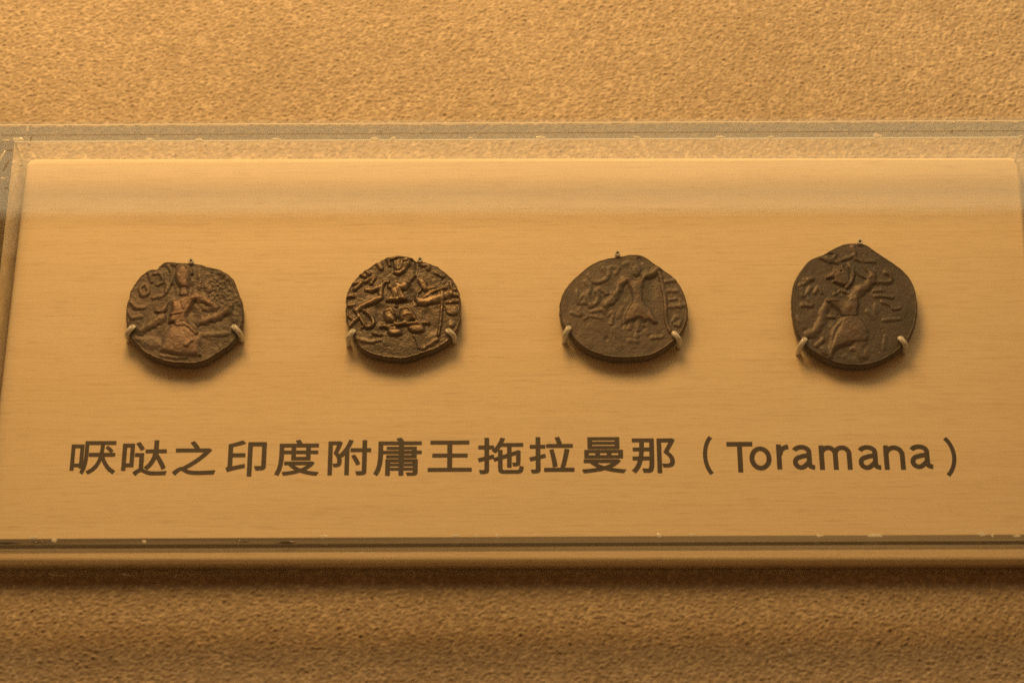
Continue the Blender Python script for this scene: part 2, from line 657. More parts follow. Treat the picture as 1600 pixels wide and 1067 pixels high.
def latin(kind, box):
    c, w, h = frame_of(box)
    ink = Ink()
    x0, x1, y0, y1 = -w / 2, w / 2, -h / 2, h / 2
    s = ST
    if kind == 'T':
        ink.ribbon([(x0, y1 - s / 2), (x1, y1 - s / 2)], s)
        ink.ribbon([(0, y0), (0, y1 - s)], s)
    elif kind == 'o':
        ink.ribbon(arc(0, 0, w / 2 - s / 2, h / 2 - s / 2, 0, 360, 36)[:-1], s, closed=True)
    elif kind == 'r':
        ink.ribbon([(x0 + s / 2, y0), (x0 + s / 2, y1)], s)
        ink.ribbon([(x0 + s * .7, y1 - h * .42)] + arc(x1, y1 - s * .5 - h * .26, w - s * .8, h * .26, 170, 95, 8), s)
    elif kind in 'nm':
        hump = [0.0] if kind == 'n' else [0.0, 1.0]
        span = (w - s) / len(hump)
        ink.ribbon([(x0 + s / 2, y0), (x0 + s / 2, y1)], s)
        for k, _ in enumerate(hump):
            a = x0 + s / 2 + span * k
            ry = min(span / 2, h * 0.38)
            ink.ribbon([(a + 0.02, y1 - ry - s / 2)] + arc(a + span / 2, y1 - ry - s / 2, span / 2, ry, 175, 0, 16) + [(a + span, y0)], s)
    elif kind == 'a':
        xr = x1 - w * 0.13 - s / 2
        ink.ribbon(arc(x0 + (xr - x0) * .52 + s * .1, y1 - s / 2 - h * .20, (xr - x0) * .48 - s * .1, h * .20, 160, 0, 14)
                   + [(xr, y0 + h * .22)] + arc(x1, y0 + h * .20, x1 - xr, h * .20 - s / 2, 180, 268, 8), s)
        yb = y0 + h * .30
        ry = h * .30 - s / 2
        ink.ribbon([(xr, y0 + h * .58), (xr - (xr - x0) * .38, y0 + h * .545)]
                   + arc(x0 + s / 2 + (xr - x0) * .34, yb, (xr - x0) * .34, ry, 95, 300, 18)
                   + [(xr - s * .3, y0 + h * .26), (xr, y0 + h * .36)], s)
    elif kind == '(':
        r = 0.5 * h
        ink.ribbon(arc(x1 + w * 0.9 - s * .3, 0, w * 1.9 - s * .8, h * .62, 180 - 54, 180 + 54, 20), s * .85)
    elif kind == ')':
        ink.ribbon(arc(x0 - w * 0.9 + s * .3, 0, w * 1.9 - s * .8, h * .62, 54, -54, 20), s * .85)
    place_char(ink, box)


for k, b in [('(', (1097.8, 682.5, 1113.4, 739.7)), ('T', (1136, 690, 1176.6, 737.5)), ('o', (1171, 697.2, 1205.6, 734.4)),
             ('r', (1213.4, 694, 1233.8, 732.8)), ('a', (1238.4, 694.6, 1272.8, 733.4)), ('m', (1280, 695.5, 1331, 733.4)),
             ('a', (1341, 695, 1376, 733.6)), ('n', (1381, 695.5, 1414, 733.4)), ('a', (1421.9, 693.9, 1457, 732.2)),
             (')', (1476, 684.4, 1494.7, 741.9))]:
    latin(k, b)

# ------------------------------------------------------------------ coins
FACE_Z = BOARD_Z + 2.25 * MM


def catmull(pts, closed, n):
    P = np.array(pts, float)
    m = len(P)
    res = []
    for i in range(m if closed else m - 1):
        p0, p1, p2, p3 = (P[(i - 1) % m], P[i], P[(i + 1) % m], P[(i + 2) % m]) if closed else (P[max(i - 1, 0)], P[i], P[i + 1], P[min(i + 2, m - 1)])
        for k in range(n):
            t = k / n
            res.append(0.5 * (2 * p1 + (p2 - p0) * t + (2 * p0 - 5 * p1 + 4 * p2 - p3) * t * t + (3 * p1 - p0 - 3 * p2 + p3) * t ** 3))
    if not closed:
        res.append(P[-1])
    return np.array(res)


def seg_dist(Q, pts):
    d = np.full(len(Q), 1e9)
    for a, b in zip(pts[:-1], pts[1:]):
        ab = b - a
        t = np.clip(((Q - a) @ ab) / max(ab @ ab, 1e-9), 0, 1)
        d = np.minimum(d, np.hypot(*(Q - a - t[:, None] * ab).T))
    return d


def poly_sd(Q, pts):
    d = seg_dist(Q, np.vstack([pts, pts[:1]]))
    ins = np.zeros(len(Q), bool)
    n = len(pts)
    for i in range(n):
        a, b = pts[i], pts[(i + 1) % n]
        if a[1] == b[1]:
            continue
        c = ((a[1] > Q[:, 1]) != (b[1] > Q[:, 1])) & (Q[:, 0] < (b[0] - a[0]) * (Q[:, 1] - a[1]) / (b[1] - a[1]) + a[0])
        ins ^= c
    return np.where(ins, d, -d)


def build_coin(origin, k, outline, fills, strokes, pits, rough, rim, mat, label, seed, edge_noise, relief, soft, warp):
    """Relief worked out in the photo's own proportions, then laid on the coin's face."""
    N, rings = 440, 125
    ol = catmull(outline, True, 14)
    seg = np.hypot(*(np.roll(ol, -1, 0) - ol).T)
    s = np.concatenate([[0], np.cumsum(seg)])
    ol2 = np.vstack([ol, ol[:1]])
    q = np.linspace(0, s[-1], N, endpoint=False)
    ring = np.stack([np.interp(q, s, ol2[:, 0]), np.interp(q, s, ol2[:, 1])], 1)
    ctr = ring.mean(0)
    ring = ctr + (ring - ctr) * (1 + edge_noise * (fbm(ring[:, 0] / 28, ring[:, 1] / 28, seed, 3) - 0.45))[:, None]
    ring[:, 1] = np.where(ring[:, 1] > ctr[1], ctr[1] + (ring[:, 1] - ctr[1]) * 1.035, ring[:, 1])
    t = np.linspace(0, 1, rings + 1)[1:]
    t = 1 - (1 - t) ** 1.15
    Q = (ctr + (ring - ctr)[None] * t[:, None, None]).reshape(-1, 2)
    Q = np.vstack([ctr[None], Q])
    Q0 = Q
    Q = Q + warp * np.stack([fbm(Q[:, 0] / 34, Q[:, 1] / 34, seed + 20, 3) - 0.45, fbm(Q[:, 0] / 34, Q[:, 1] / 34, seed + 31, 3) - 0.45], 1) * 2
    h = np.zeros(len(Q))
    for pts, e, hh in fills:
        P = catmull(pts, True, 4)
        sd = poly_sd(Q, P)
        x = np.clip((sd + e * 0.3) / e, 0, 1)
        h = np.maximum(h, hh * (x * x * (3 - 2 * x)) + hh * 0.35 * np.clip(sd / (2.5 * e), 0, 1))
    for pts, w, hh in strokes:
        hh = hh if hh > 0.345 else hh * soft
        P = catmull(pts, False, 5) if len(pts) > 1 else np.array([pts[0], pts[0]], float)
        wob = 1 + 0.5 * (vnoise(Q[:, 0] / 22, Q[:, 1] / 22, seed + 3) - 0.5)
        x = np.clip(seg_dist(Q, P) / (w * 0.98 * wob), 0, 1)
        # a steep upper shoulder and a rounded back
        h = np.where(x < 1, np.maximum(h, h * (1 - 0.6 * (1 - x * x)) + hh * (1 - x * x) ** 1.1 * (0.78 + 0.36 * vnoise(Q[:, 0] / 45, Q[:, 1] / 45, seed + 5))), h)
    for pts, w, hh in pits:
        P = np.array(pts if len(pts) > 1 else [pts[0], pts[0]], float)
        x = np.clip(seg_dist(Q, P) / w, 0, 1)
        h = h - hh * (1 - x * x) ** 2
    Q = Q0
    h = h * relief * 0.85 * (0.78 + 0.44 * fbm(Q[:, 0] / 60, Q[:, 1] / 60, seed + 8, 3))
    wear = np.clip(h / 0.5, 0, 1) * 0.55
    h = h + rough * (fbm(Q[:, 0] / 55, Q[:, 1] / 55, seed + 1, 4) - 0.47) * 1.6
    h = h + rough * 0.45 * (fbm(Q[:, 0] / 11, Q[:, 1] / 11, seed + 6, 3) - 0.44)
    prng = np.random.default_rng(seed)
    for _ in range(70):
        p = ring[prng.integers(N)] * 1.0
        p = ctr + (p - ctr) * math.sqrt(prng.random()) * 0.97
        w = 3.0 + 6.0 * prng.random() ** 2
        h = h - (0.03 + 0.09 * prng.random()) * np.clip(1 - ((Q[:, 0] - p[0]) ** 2 + (Q[:, 1] - p[1]) ** 2) / (w * w), 0, 1) ** 2
    rx, ry, rr, ra = rim
    patch = np.clip(1 - np.hypot(Q[:, 0] - rx, Q[:, 1] - ry) / rr, 0, 1)
    h = h + ra * patch * (fbm(Q[:, 0] / 16, Q[:, 1] / 16, seed + 2, 3) - 0.47)
    tt = np.concatenate([[0], np.repeat(t, N)])
    R = np.hypot(*(ring - ctr).T)
    R = np.concatenate([[R[0]], np.tile(R, rings)])
    edge = np.clip(1 - (1 - tt) * R / 15.0, 0, 1)            # the last stretch rolls over
    h = h * (1 - 0.6 * edge ** 2) - 0.38 * (1 - np.sqrt(np.clip(1 - edge ** 2, 0, 1))) + 0.06 * np.exp(-((edge - 0.35) / 0.25) ** 2)
    uv = Q / k + np.array(origin)
    W = at_many(uv, FACE_Z)
    W[:, 2] += h * MM
    # the struck edge, down to the board
    last = W[-N:].copy()
    lc = last.mean(0)
    prof = [(1.004, -0.18), (1.006, -0.50), (1.002, -0.95), (0.990, -1.4), (0.970, -1.78)]
    extra = []
    for sc, dz in prof:
        e = last.copy()
        nn = 1 + 0.02 * (fbm(ring[:, 0] / 18 + dz * 3, ring[:, 1] / 18, seed + 4, 3) - 0.45)
        e[:, :2] = lc[:2] + (e[:, :2] - lc[:2]) * (sc * nn)[:, None]
        e[:, 2] = FACE_Z - 0.38 * MM + dz * MM
        extra.append(e)
    allv = np.vstack([W] + extra)
    nr = rings + len(prof)
    f = []
    ii = np.arange(N)
    jj = (ii + 1) % N
    tri = [np.stack([np.zeros(N, int), 1 + jj, 1 + ii], 1)]
    qs = []
    for r in range(nr - 1):
        a, b = 1 + r * N, 1 + (r + 1) * N
        qs.append(np.stack([a + ii, a + jj, b + jj, b + ii], 1))
    me = bpy.data.meshes.new("coin")
    faces = [tuple(x) for x in tri[0].tolist()] + [tuple(x) for x in np.vstack(qs).tolist()]
    faces.append(tuple((1 + (nr - 1) * N + ii).tolist()))
    me.from_pydata(allv.tolist(), [], faces)
    bm = bmesh.new()
    bm.from_mesh(me)
    bmesh.ops.recalc_face_normals(bm, faces=bm.faces)
    bm.to_mesh(me)
    bm.free()
    me.polygons.foreach_set('use_smooth', np.ones(len(me.polygons), bool))
    wr = np.concatenate([wear, np.zeros(len(extra) * N)]).astype(np.float32)
    me.attributes.new('wear', 'FLOAT', 'POINT').data.foreach_set('value', wr)
    me.update()
    return tag(link("coin", me, mat), label, "coin", "ancient coins mounted in a row on the board")


K = 1110 / 260.0
K4 = 1067 / 260.0
M_coin1 = coin_material("brown_bronze", (0.075, 0.058, 0.046), (0.118, 0.088, 0.068), (0.195, 0.130, 0.098), 0.48, 0.25, 1.0, 0.4)
M_coin2 = coin_material("coppery_bronze", (0.066, 0.052, 0.039), (0.104, 0.080, 0.058), (0.24, 0.178, 0.118), 0.38, 0.4, 2.0, 0.3)
M_coin3 = coin_material("olive_bronze", (0.076, 0.060, 0.046), (0.098, 0.076, 0.059), (0.150, 0.100, 0.074), 0.47, 0.25, 3.0, 0.25)
M_coin4 = coin_material("dark_bronze", (0.066, 0.052, 0.041), (0.080, 0.062, 0.049), (0.125, 0.085, 0.064), 0.46, 0.25, 4.0, 0.25)

build_coin((160, 370), K,
    [(440,163),(500,168),(560,170),(640,178),(720,200),(780,215),(840,250),(875,290),(895,340),(920,400),(938,470),(940,540),(930,590),(905,650),(860,710),(790,760),(720,805),(650,830),(580,838),(500,835),(420,822),(340,795),(270,755),(215,700),(180,650),(162,590),(155,530),(160,470),(175,410),(190,350),(225,295),(270,245),(320,215),(360,212),(380,190),(405,170)],
    [([(500,205),(540,190),(575,215),(590,255),(580,300),(575,335),(550,352),(515,340),(490,300),(482,250)], 34, 0.50),
     ([(525,335),(562,335),(572,395),(518,395)], 20, 0.30),
     ([(460,430),(495,420),(540,400),(612,395),(628,420),(600,462),(575,510),(560,540),(572,570),(540,582),(450,580),(440,560),(462,510)], 30, 0.45),
     ([(415,650),(455,592),(540,578),(592,600),(635,650),(662,675),(652,725),(640,790),(560,800),(490,795),(388,765),(398,705)], 45, 0.42),
     ([(345,497),(395,470),(440,425),(425,500),(380,515)], 18, 0.32),
     ([(215,680),(300,660),(390,690),(390,740),(300,745)], 40, 0.16)],
    [([(605,408),(665,408),(720,450),(755,475)], 34, 0.42), ([(650,567),(740,542),(820,500),(852,465)], 34, 0.36),
     ([(258,628),(330,582),(402,540)], 34, 0.36), ([(500,585),(560,590),(625,645)], 18, 0.55), ([(640,655),(740,650),(830,645)], 22, 0.22),
     ([(585,215),(597,245)], 16, 0.4), ([(310,240),(330,300)], 18, 0.34), ([(345,250),(395,250),(402,300),(360,322)], 17, 0.34),
     ([(250,345),(282,320),(310,370),(270,392),(255,355)], 17, 0.34), ([(190,440),(230,475),(278,468)], 18, 0.32), ([(340,412),(400,392)], 18, 0.3),
     ([(440,200),(462,240),(455,310),(420,372)], 16, 0.3), ([(395,262),(432,330),(415,382)], 16, 0.28), ([(170,490),(200,540),(255,532)], 18, 0.24),
     ([(640,225),(652,290),(642,340)], 18, 0.24), ([(690,335),(712,352)], 26, 0.28), ([(780,232),(860,295),(890,352),(922,440)], 30, 0.2),
     ([(390,792),(480,805),(560,802)], 15, 0.2), ([(395,180),(440,178),(480,185)], 22, 0.25), ([(530,440),(545,480)], 14, 0.5), ([(460,520),(520,515)], 12, 0.48),
     ([(840,470),(880,520),(885,560)], 24, 0.22), ([(650,787)], 12, 0.5), ([(680,480),(715,488)], 20, 0.3), ([(600,700),(560,730)], 16, 0.5)],
    [([(440,600),(430,450)], 26, 0.12), ([(600,500),(620,560)], 45, 0.16), ([(470,330),(480,390)], 24, 0.12), ([(595,330),(590,370)], 26, 0.14)],
    0.11, (800, 350, 230, 0.38), M_coin1,
    "worn brown coin with seated figure and pitted right half, leftmost in the row", 11, 0.035, 1.05, 0.66, 3.5)

build_coin((500, 370), K,
    [(500,125),(560,128),(610,138),(640,158),(700,165),(760,185),(820,220),(870,265),(910,320),(930,380),(940,430),(938,500),(940,560),(920,610),(895,650),(850,695),(790,732),(720,760),(640,785),(560,806),(490,803),(420,795),(340,775),(280,745),(245,708),(215,650),(190,600),(172,540),(172,470),(175,400),(190,345),(220,300),(270,245),(320,210),(370,175),(430,145)],
    [([(490,165),(540,145),(600,152),(608,180),(585,210),(555,240),(515,245),(495,215)], 22, 0.30),
     ([(482,345),(522,342),(568,395),(560,418),(450,428),(466,390)], 18, 0.50),
     ([(430,492),(470,480),(498,500),(502,560),(480,578),(440,572),(440,572),(424,530)], 26, 0.46),
     ([(540,478),(590,468),(622,500),(648,550),(602,562),(545,566),(528,515)], 26, 0.50),
     ([(588,602),(682,590),(692,635),(622,645)], 22, 0.42),
     ([(455,620),(535,615),(545,655),(470,662)], 24, 0.42),
     ([(650,290),(690,285),(718,335),(700,372),(672,340)], 18, 0.45),
     ([(840,470),(915,465),(915,525),(850,520)], 18, 0.26)],
    [([(478,152),(520,138),(575,140),(612,152)], 15, 0.4), ([(545,160),(540,200),(528,222)], 14, 0.5), ([(552,162),(580,155)], 12, 0.48), ([(500,240),(528,248),(562,226)], 14, 0.42),
     ([(498,170),(512,215)], 12, 0.35), ([(630,265)], 16, 0.4), ([(618,280)], 16, 0.4), ([(605,292)], 16, 0.4), ([(590,305)], 16, 0.4),
     ([(512,322),(545,336),(582,315)], 30, 0.48), ([(405,382),(412,330),(430,305),(452,302)], 20, 0.5), ([(472,332)], 26, 0.42), ([(450,428),(520,424),(572,416)], 14, 0.55),
     ([(660,290),(680,330),(650,392),(640,420)], 14, 0.34), ([(715,350),(765,342)], 18, 0.42), ([(670,435),(740,425),(820,395),(855,382)], 36, 0.48),
     ([(690,405),(760,365),(842,338)], 16, 0.44), ([(245,490),(300,455),(402,410)], 26, 0.5), ([(310,355),(350,357),(396,335)], 20, 0.42),
     ([(240,500),(265,530),(285,572),(312,606),(345,597),(356,565),(330,520),(298,498)], 16, 0.46), ([(255,540),(222,570),(195,602)], 16, 0.36),
     ([(510,465)], 14, 0.4), ([(408,602),(560,585),(722,574)], 16, 0.46), ([(815,370),(812,480),(802,580),(790,660)], 13, 0.42), ([(782,690),(742,710),(690,742)], 18, 0.3),
     ([(660,742),(650,700),(630,662)], 14, 0.26), ([(848,440),(920,428)], 16, 0.34), ([(870,310),(882,350),(910,350),(905,310)], 16, 0.36), ([(880,380),(932,392)], 20, 0.34),
     ([(872,590)], 34, 0.36), ([(260,240),(302,266)], 17, 0.4), ([(300,228),(332,250)], 17, 0.4), ([(215,312),(275,310),(230,352)], 17, 0.4), ([(185,402),(218,398)], 17, 0.36),
     ([(190,462),(232,455)], 17, 0.34), ([(300,302),(362,270),(342,312)], 16, 0.34), ([(380,180),(412,216),(402,180)], 16, 0.38), ([(450,145),(466,192)], 15, 0.36),
     ([(672,190),(722,195),(722,216)], 18, 0.34), ([(250,682),(330,700),(400,690)], 18, 0.16), ([(300,575),(280,610)], 12, 0.3), ([(180,520),(215,545)], 16, 0.3),
     ([(438,500),(470,490),(492,520)], 12, 0.55), ([(455,540),(490,560)], 10, 0.5), ([(545,490),(590,482),(615,520)], 12, 0.58), ([(560,530),(600,520),(630,550)], 12, 0.55), ([(490,565),(520,590),(590,560)], 16, 0.4), ([(420,585),(450,610),(500,610)], 14, 0.36), ([(640,560),(670,590)], 14, 0.36), ([(480,360),(500,420)], 10, 0.56), ([(520,360),(535,418)], 10, 0.56), ([(360,642),(400,655)], 18, 0.28), ([(770,240),(820,265)], 18, 0.28)],
    [([(520,450),(600,440)], 24, 0.18), ([(610,380),(620,420)], 40, 0.22), ([(515,540),(515,560)], 14, 0.25), ([(740,620),(720,520)], 50, 0.12), ([(400,560),(400,480)], 40, 0.14), ([(640,240),(650,160)], 22, 0.2)],
    0.09, (880, 400, 160, 0.3), M_coin2,
    "crisp coin with cross-legged figure, coppery highlights and ragged rim, second from left", 23, 0.03, 1.05, 0.85, 4.0)

build_coin((845, 370), K,
    [(545,125),(600,115),(660,118),(710,140),(770,185),(830,225),(890,270),(935,330),(965,400),(980,480),(980,540),(962,600),(930,650),(890,690),(830,735),(760,772),(690,792),(600,800),(520,800),(440,792),(370,772),(300,742),(240,695),(190,640),(150,590),(130,530),(127,460),(140,390),(180,320),(240,260),(310,200),(380,160),(460,138)],
    [([(558,275),(600,268),(628,285),(660,280),(702,258),(692,310),(680,360),(682,410),(702,450),(735,480),(755,530),(782,572),(750,582),(720,562),(690,572),(660,548),(620,562),(590,572),(552,578),(558,530),(578,480),(602,440),(606,390),(590,340)], 30, 0.44),
     ([(615,200),(660,192),(672,235),(640,268),(612,250)], 22, 0.22)],
    [([(690,258),(740,246),(782,215),(792,200)], 32, 0.40), ([(578,285),(535,312),(510,370),(470,425),(432,460)], 32, 0.40), ([(440,452),(428,502)], 20, 0.3),
     ([(795,250),(815,350),(830,450),(836,560),(862,632)], 18, 0.42), ([(655,562),(650,620),(640,672)], 20, 0.26), ([(600,572),(590,612)], 20, 0.26), ([(710,572),(716,640)], 22, 0.26),
     ([(740,675),(806,670)], 18, 0.28), ([(590,692),(642,697)], 20, 0.2), ([(320,260),(360,300),(410,296),(450,260),(455,215)], 20, 0.32), ([(420,210),(442,252)], 18, 0.3),
     ([(300,300),(330,340),(312,400),(330,460)], 20, 0.32), ([(330,462),(370,440),(386,390),(370,360),(400,350),(440,380)], 20, 0.32), ([(240,370),(250,420),(290,390),(292,430)], 20, 0.28),
     ([(210,510),(260,520),(255,490)], 18, 0.26), ([(270,510),(310,530),(290,546)], 18, 0.26), ([(340,500),(440,480)], 18, 0.26), ([(340,530),(402,542)], 16, 0.22),
     ([(450,522),(482,510),(470,580)], 20, 0.22), ([(830,302),(902,290)], 16, 0.28), ([(830,362),(912,360)], 16, 0.28), ([(840,472),(962,455)], 17, 0.28), ([(930,430),(930,472)], 14, 0.24),
     ([(880,562),(900,535),(930,550),(922,590),(895,586)], 17, 0.32), ([(860,420),(900,415)], 14, 0.22), ([(560,180),(600,175),(610,205)], 18, 0.16), ([(250,440),(300,445)], 16, 0.24),
     ([(480,200),(520,215),(500,245)], 18, 0.18), ([(540,480),(520,530)], 22, 0.16), ([(500,620),(530,720)], 40, 0.12)],
    [([(655,150),(665,165)], 22, 0.22), ([(650,640)], 18, 0.2), ([(440,680)], 26, 0.14), ([(560,560),(545,600)], 18, 0.14), ([(690,610)], 20, 0.16), ([(560,400),(540,350)], 40, 0.12), ([(740,380),(750,300)], 55, 0.14)],
    0.06, (900, 420, 120, 0.12), M_coin3,
    "smooth wide oval coin with standing figure in flared tunic, third from left", 37, 0.012, 0.85, 0.55, 2.6)

build_coin((1210, 350), K4,
    [(490,120),(540,122),(590,130),(640,165),(700,205),(760,245),(820,290),(870,345),(900,410),(915,480),(918,560),(905,640),(880,700),(845,755),(790,808),(720,852),(640,884),(560,898),(480,896),(400,884),(330,856),(260,818),(200,775),(165,730),(140,680),(122,600),(113,520),(115,440),(130,370),(160,310),(200,255),(240,220),(310,195),(380,155),(440,128)],
    [([(385,287),(420,275),(458,287),(482,322),(482,370),(460,402),(430,402),(395,386),(372,375),(378,355),(342,350),(366,325),(380,302)], 22, 0.38),
     ([(340,500),(370,480),(420,490),(470,480),(522,460),(542,500),(536,560),(530,602),(480,606),(440,602),(410,560),(370,530)], 26, 0.36),
     ([(446,585),(530,585),(580,635),(604,700),(586,760),(500,770),(410,800),(362,850),(350,800),(385,710),(415,650)], 36, 0.32), ([(500,740),(585,745),(610,820),(590,870),(530,860)], 36, 0.18),
     ([(290,790),(345,790),(360,850),(310,840)], 24, 0.18)],
    [([(338,346),(360,328),(382,308)], 16, 0.42), ([(480,280),(502,320),(492,370),(460,412)], 18, 0.36), ([(298,215),(340,236),(400,246),(432,270)], 18, 0.32),
     ([(330,190),(360,180),(390,200),(372,225),(335,216)], 17, 0.32), ([(410,242),(480,215),(516,195),(505,150)], 18, 0.32), ([(520,225),(570,240),(642,240)], 15, 0.28),
     ([(480,260),(540,312),(590,346),(622,335)], 18, 0.34), ([(560,230),(580,280),(620,312),(640,352)], 16, 0.28), ([(385,450),(430,430),(472,440)], 16, 0.24),
     ([(500,470),(552,422),(602,390),(626,340)], 40, 0.36), ([(640,372),(740,370),(742,330),(715,310)], 19, 0.34), ([(350,500),(320,550),(300,620),(270,682),(220,712)], 32, 0.34),
     ([(432,620),(385,680),(365,760),(360,850)], 18, 0.34), ([(270,780),(312,742)], 18, 0.24), ([(400,792),(432,762),(472,766)], 17, 0.24), ([(500,802),(545,800)], 17, 0.2),
     ([(165,397),(242,355)], 18, 0.28), ([(175,420),(190,462),(232,410)], 18, 0.28), ([(180,522),(242,520),(215,480)], 18, 0.3), ([(260,440),(280,410),(302,440)], 18, 0.28),
     ([(190,360),(240,350)], 16, 0.24), ([(650,462),(762,470)], 15, 0.26), ([(690,500),(740,520),(762,546),(802,540)], 16, 0.26), ([(700,617),(802,610)], 14, 0.2), ([(710,722),(702,802)], 18, 0.14),
     ([(150,600),(190,660)], 22, 0.14), ([(600,560),(640,600),(650,520)], 22, 0.14), ([(340,500),(370,488),(400,496)], 14, 0.42), ([(350,595),(385,600)], 16, 0.3), ([(640,430),(700,425)], 15, 0.2),
     ([(450,850),(500,880)], 26, 0.12)],
    [([(428,312)], 12, 0.22), ([(400,430),(420,440)], 16, 0.12), ([(590,780),(570,810)], 26, 0.1), ([(340,570),(350,640)], 26, 0.1)],
    0.06, (500, 860, 160, 0.12), M_coin4,
    "largest, darkest coin with pointed top and a figure in profile, rightmost in the row", 41, 0.010, 1.1, 0.6, 2.2)

# ------------------------------------------------------------------ pins that hold the coins


def tube(path, radius, n=14, hollow=0.62, cut=None):
    """Swept round tube with a hollow, slanting mouth at its far end."""
    P = [Vector(p) for p in path]
    v, f = [], []
    prev = None
    for i, p in enumerate(P):
        d = (P[min(i + 1, len(P) - 1)] - P[max(i - 1, 0)]).normalized()
        side = d.cross(Vector((0.31, 0.11, 0.94))).normalized() if prev is None else (prev - d * prev.dot(d)).normalized()
        prev = side
        up = d.cross(side)
        for k in range(n):
            a = 2 * math.pi * k / n
            v.append(p + (side * math.cos(a) + up * math.sin(a)) * radius)
    for i in range(len(P) - 1):
        for k in range(n):
            f.append((i * n + k, i * n + (k + 1) % n, (i + 1) * n + (k + 1) % n, (i + 1) * n + k))
    d = (P[-1] - P[-2]).normalized()
    if cut is not None:
        base = len(v) - n
        for k in range(n):
            off = v[base + k] - P[-1]
            v[base + k] = v[base + k] - d * (off.dot(cut) * 0.9)
    last = [len(v) - n + k for k in range(n)]
    inner = []
    for k in last:
        inner.append(len(v))
        v.append(P[-1] + (v[k] - P[-1]) * hollow)
    deep = []
    for k in inner:
        deep.append(len(v))
        v.append(v[k] - d * radius * 1.6)
    for a, b in ((last, inner), (inner, deep)):
        for k in range(n):
            f.append((a[k], a[(k + 1) % n], b[(k + 1) % n], b[k]))
    f.append(tuple(deep))
    f.append(tuple(range(n))[::-1])
    me = bpy.data.meshes.new("sleeve")
    me.from_pydata([tuple(p) for p in v], [], f)
    me.polygons.foreach_set('use_smooth', np.ones(len(f), bool))
    me.update()
    return me


def pin(name_label, pts):
    """pts: photo pixels of the base, the bend and the mouth of a lower pin; a top pin has only its mouth."""
    if len(pts) == 1:
        mouth = at(*pts[0], FACE_Z + 0.45 * MM)
        root = empty("mounting_pin", (mouth.x, mouth.y, BOARD_Z))
        path = [Vector((mouth.x, mouth.y, BOARD_Z - 0.2 * MM)).lerp(mouth, t) for t in (0, 0.35, 0.7, 1.0)]
        rad = 0.44 * MM
        cut = None
        core_end = mouth - Vector((0, 0, 0.15 * MM))
        core_path = [path[0], core_end]
    else:
        b, m, e = pts
        zt = FACE_Z + 0.62 * MM
        P_m = at(*m, zt - 0.25 * MM)
        P_e = at(*e, zt)
        P_b = Vector((P_m.x, P_m.y, BOARD_Z - 0.2 * MM))
        root = empty("mounting_pin", (P_b.x, P_b.y, BOARD_Z))
        out = (P_m - P_e)
        out.z = 0
        out.normalize()
        b0, b1 = P_b + out * 0.05 * MM, P_m
        path = [b0, b0.lerp(b1, 0.5), b0.lerp(b1, 0.8)]
        p0, p1, p2 = path[-1], b1 + Vector((0, 0, 0.28 * MM)), b1.lerp(P_e, 0.55)
        for t in (0.25, 0.5, 0.75, 1.0):
            path.append(p0 * (1 - t) ** 2 + p1 * 2 * t * (1 - t) + p2 * t * t)
        path.append(P_e)
        rad = 0.42 * MM
        cut = Vector((0, 0, 1))
        core_path = path[:-1] + [path[-2].lerp(path[-1], 0.55)]
    link("sleeve", tube(path, rad, cut=cut), M_sleeve, root)
    me = tube(core_path, rad * 0.52, n=8)
    me.name = "core"
    link("core", me, M_core, root)
    tag(root, name_label, "pin", "sleeved pins gripping the coin rims")


coin_words = ["leftmost coin with the pitted side", "second coin with crisp seated figure", "wide oval third coin", "pointed-top rightmost coin"]
pins = [
    [[(298, 407)], [(201, 537), (198, 521), (208, 509.5)], [(377, 532), (375, 521), (364.5, 509)]],
    [[(656, 405)], [(546, 546), (543.5, 528), (552, 516)], [(711, 539), (709, 524), (699.5, 515.5)]],
    [[(965, 395)], [(886, 537), (882.5, 523), (889, 511)], [(1063, 543), (1061.5, 531), (1053, 519.5)]],
    [[(1344, 377)], [(1254, 553), (1250, 541), (1258, 529)], [(1417, 550), (1415.5, 539), (1406.5, 527.5)]]]
for words, trio in zip(coin_words, pins):
    for where, p in zip(("top", "lower left", "lower right"), trio):
        if where == "top":
            lab = "small upright sleeved pin at top rim of the " + words
        else:
            lab = "bent plastic-sleeved pin gripping " + where + " rim of the " + words
        pin(lab, p)

# ------------------------------------------------------------------ clear cover
z_lid0 = COVER_Z - 1.5 * MM
xi0, xi1 = at(20.5, 240, z_lid0).x, at(1602, 230, z_lid0).x
yi0, yi1 = at(800, 838, z_lid0).y, at(800, 217, z_lid0).y
yo0, yo1 = at(800, 860.5, z_lid0).y, at(800, 187, COVER_Z).y
th = 2.9 * MM
xo0, xo1 = xi0 - th, xi1 + th
g = 0.004 * MM
cover = empty("acrylic_cover", (0, (yi0 + yi1) / 2, 0))
tag(cover, "clear acrylic cover with bubbled glue seams, standing over the board and coins", "display cover")
link("lid", box_mesh("lid", xo0, xo1, yo0, yo1, z_lid0, COVER_Z), M_lid, cover)
zt = z_lid0 - 0.12 * MM
for (x0, x1, y0, y1) in ((xo0, xo1, yi1, yo1), (xo0, xo1, yo0, yi0), (xo0, xi0, yi0 + g, yi1 - g), (xi1, xo1, yi0 + g, yi1 - g)):
    link("wall", box_mesh("wall", x0, x1, y0, y1 - (1.15 * MM if y1 == yi0 else 0.0), 0.0, zt), M_wall_back if y0 == yi1 else M_wall_front if y0 == yo0 and x0 == xo0 and y1 == yi0 else M_wall, cover)
    link("glue_seam", box_mesh("glue_seam", x0 + g, x1 - g, y0 + g, y1 - g, zt + 0.01 * MM, z_lid0 - 0.01 * MM), M_seam if y1 == yi0 else M_seam_thin if y0 == yi1 else M_seam_side, cover)
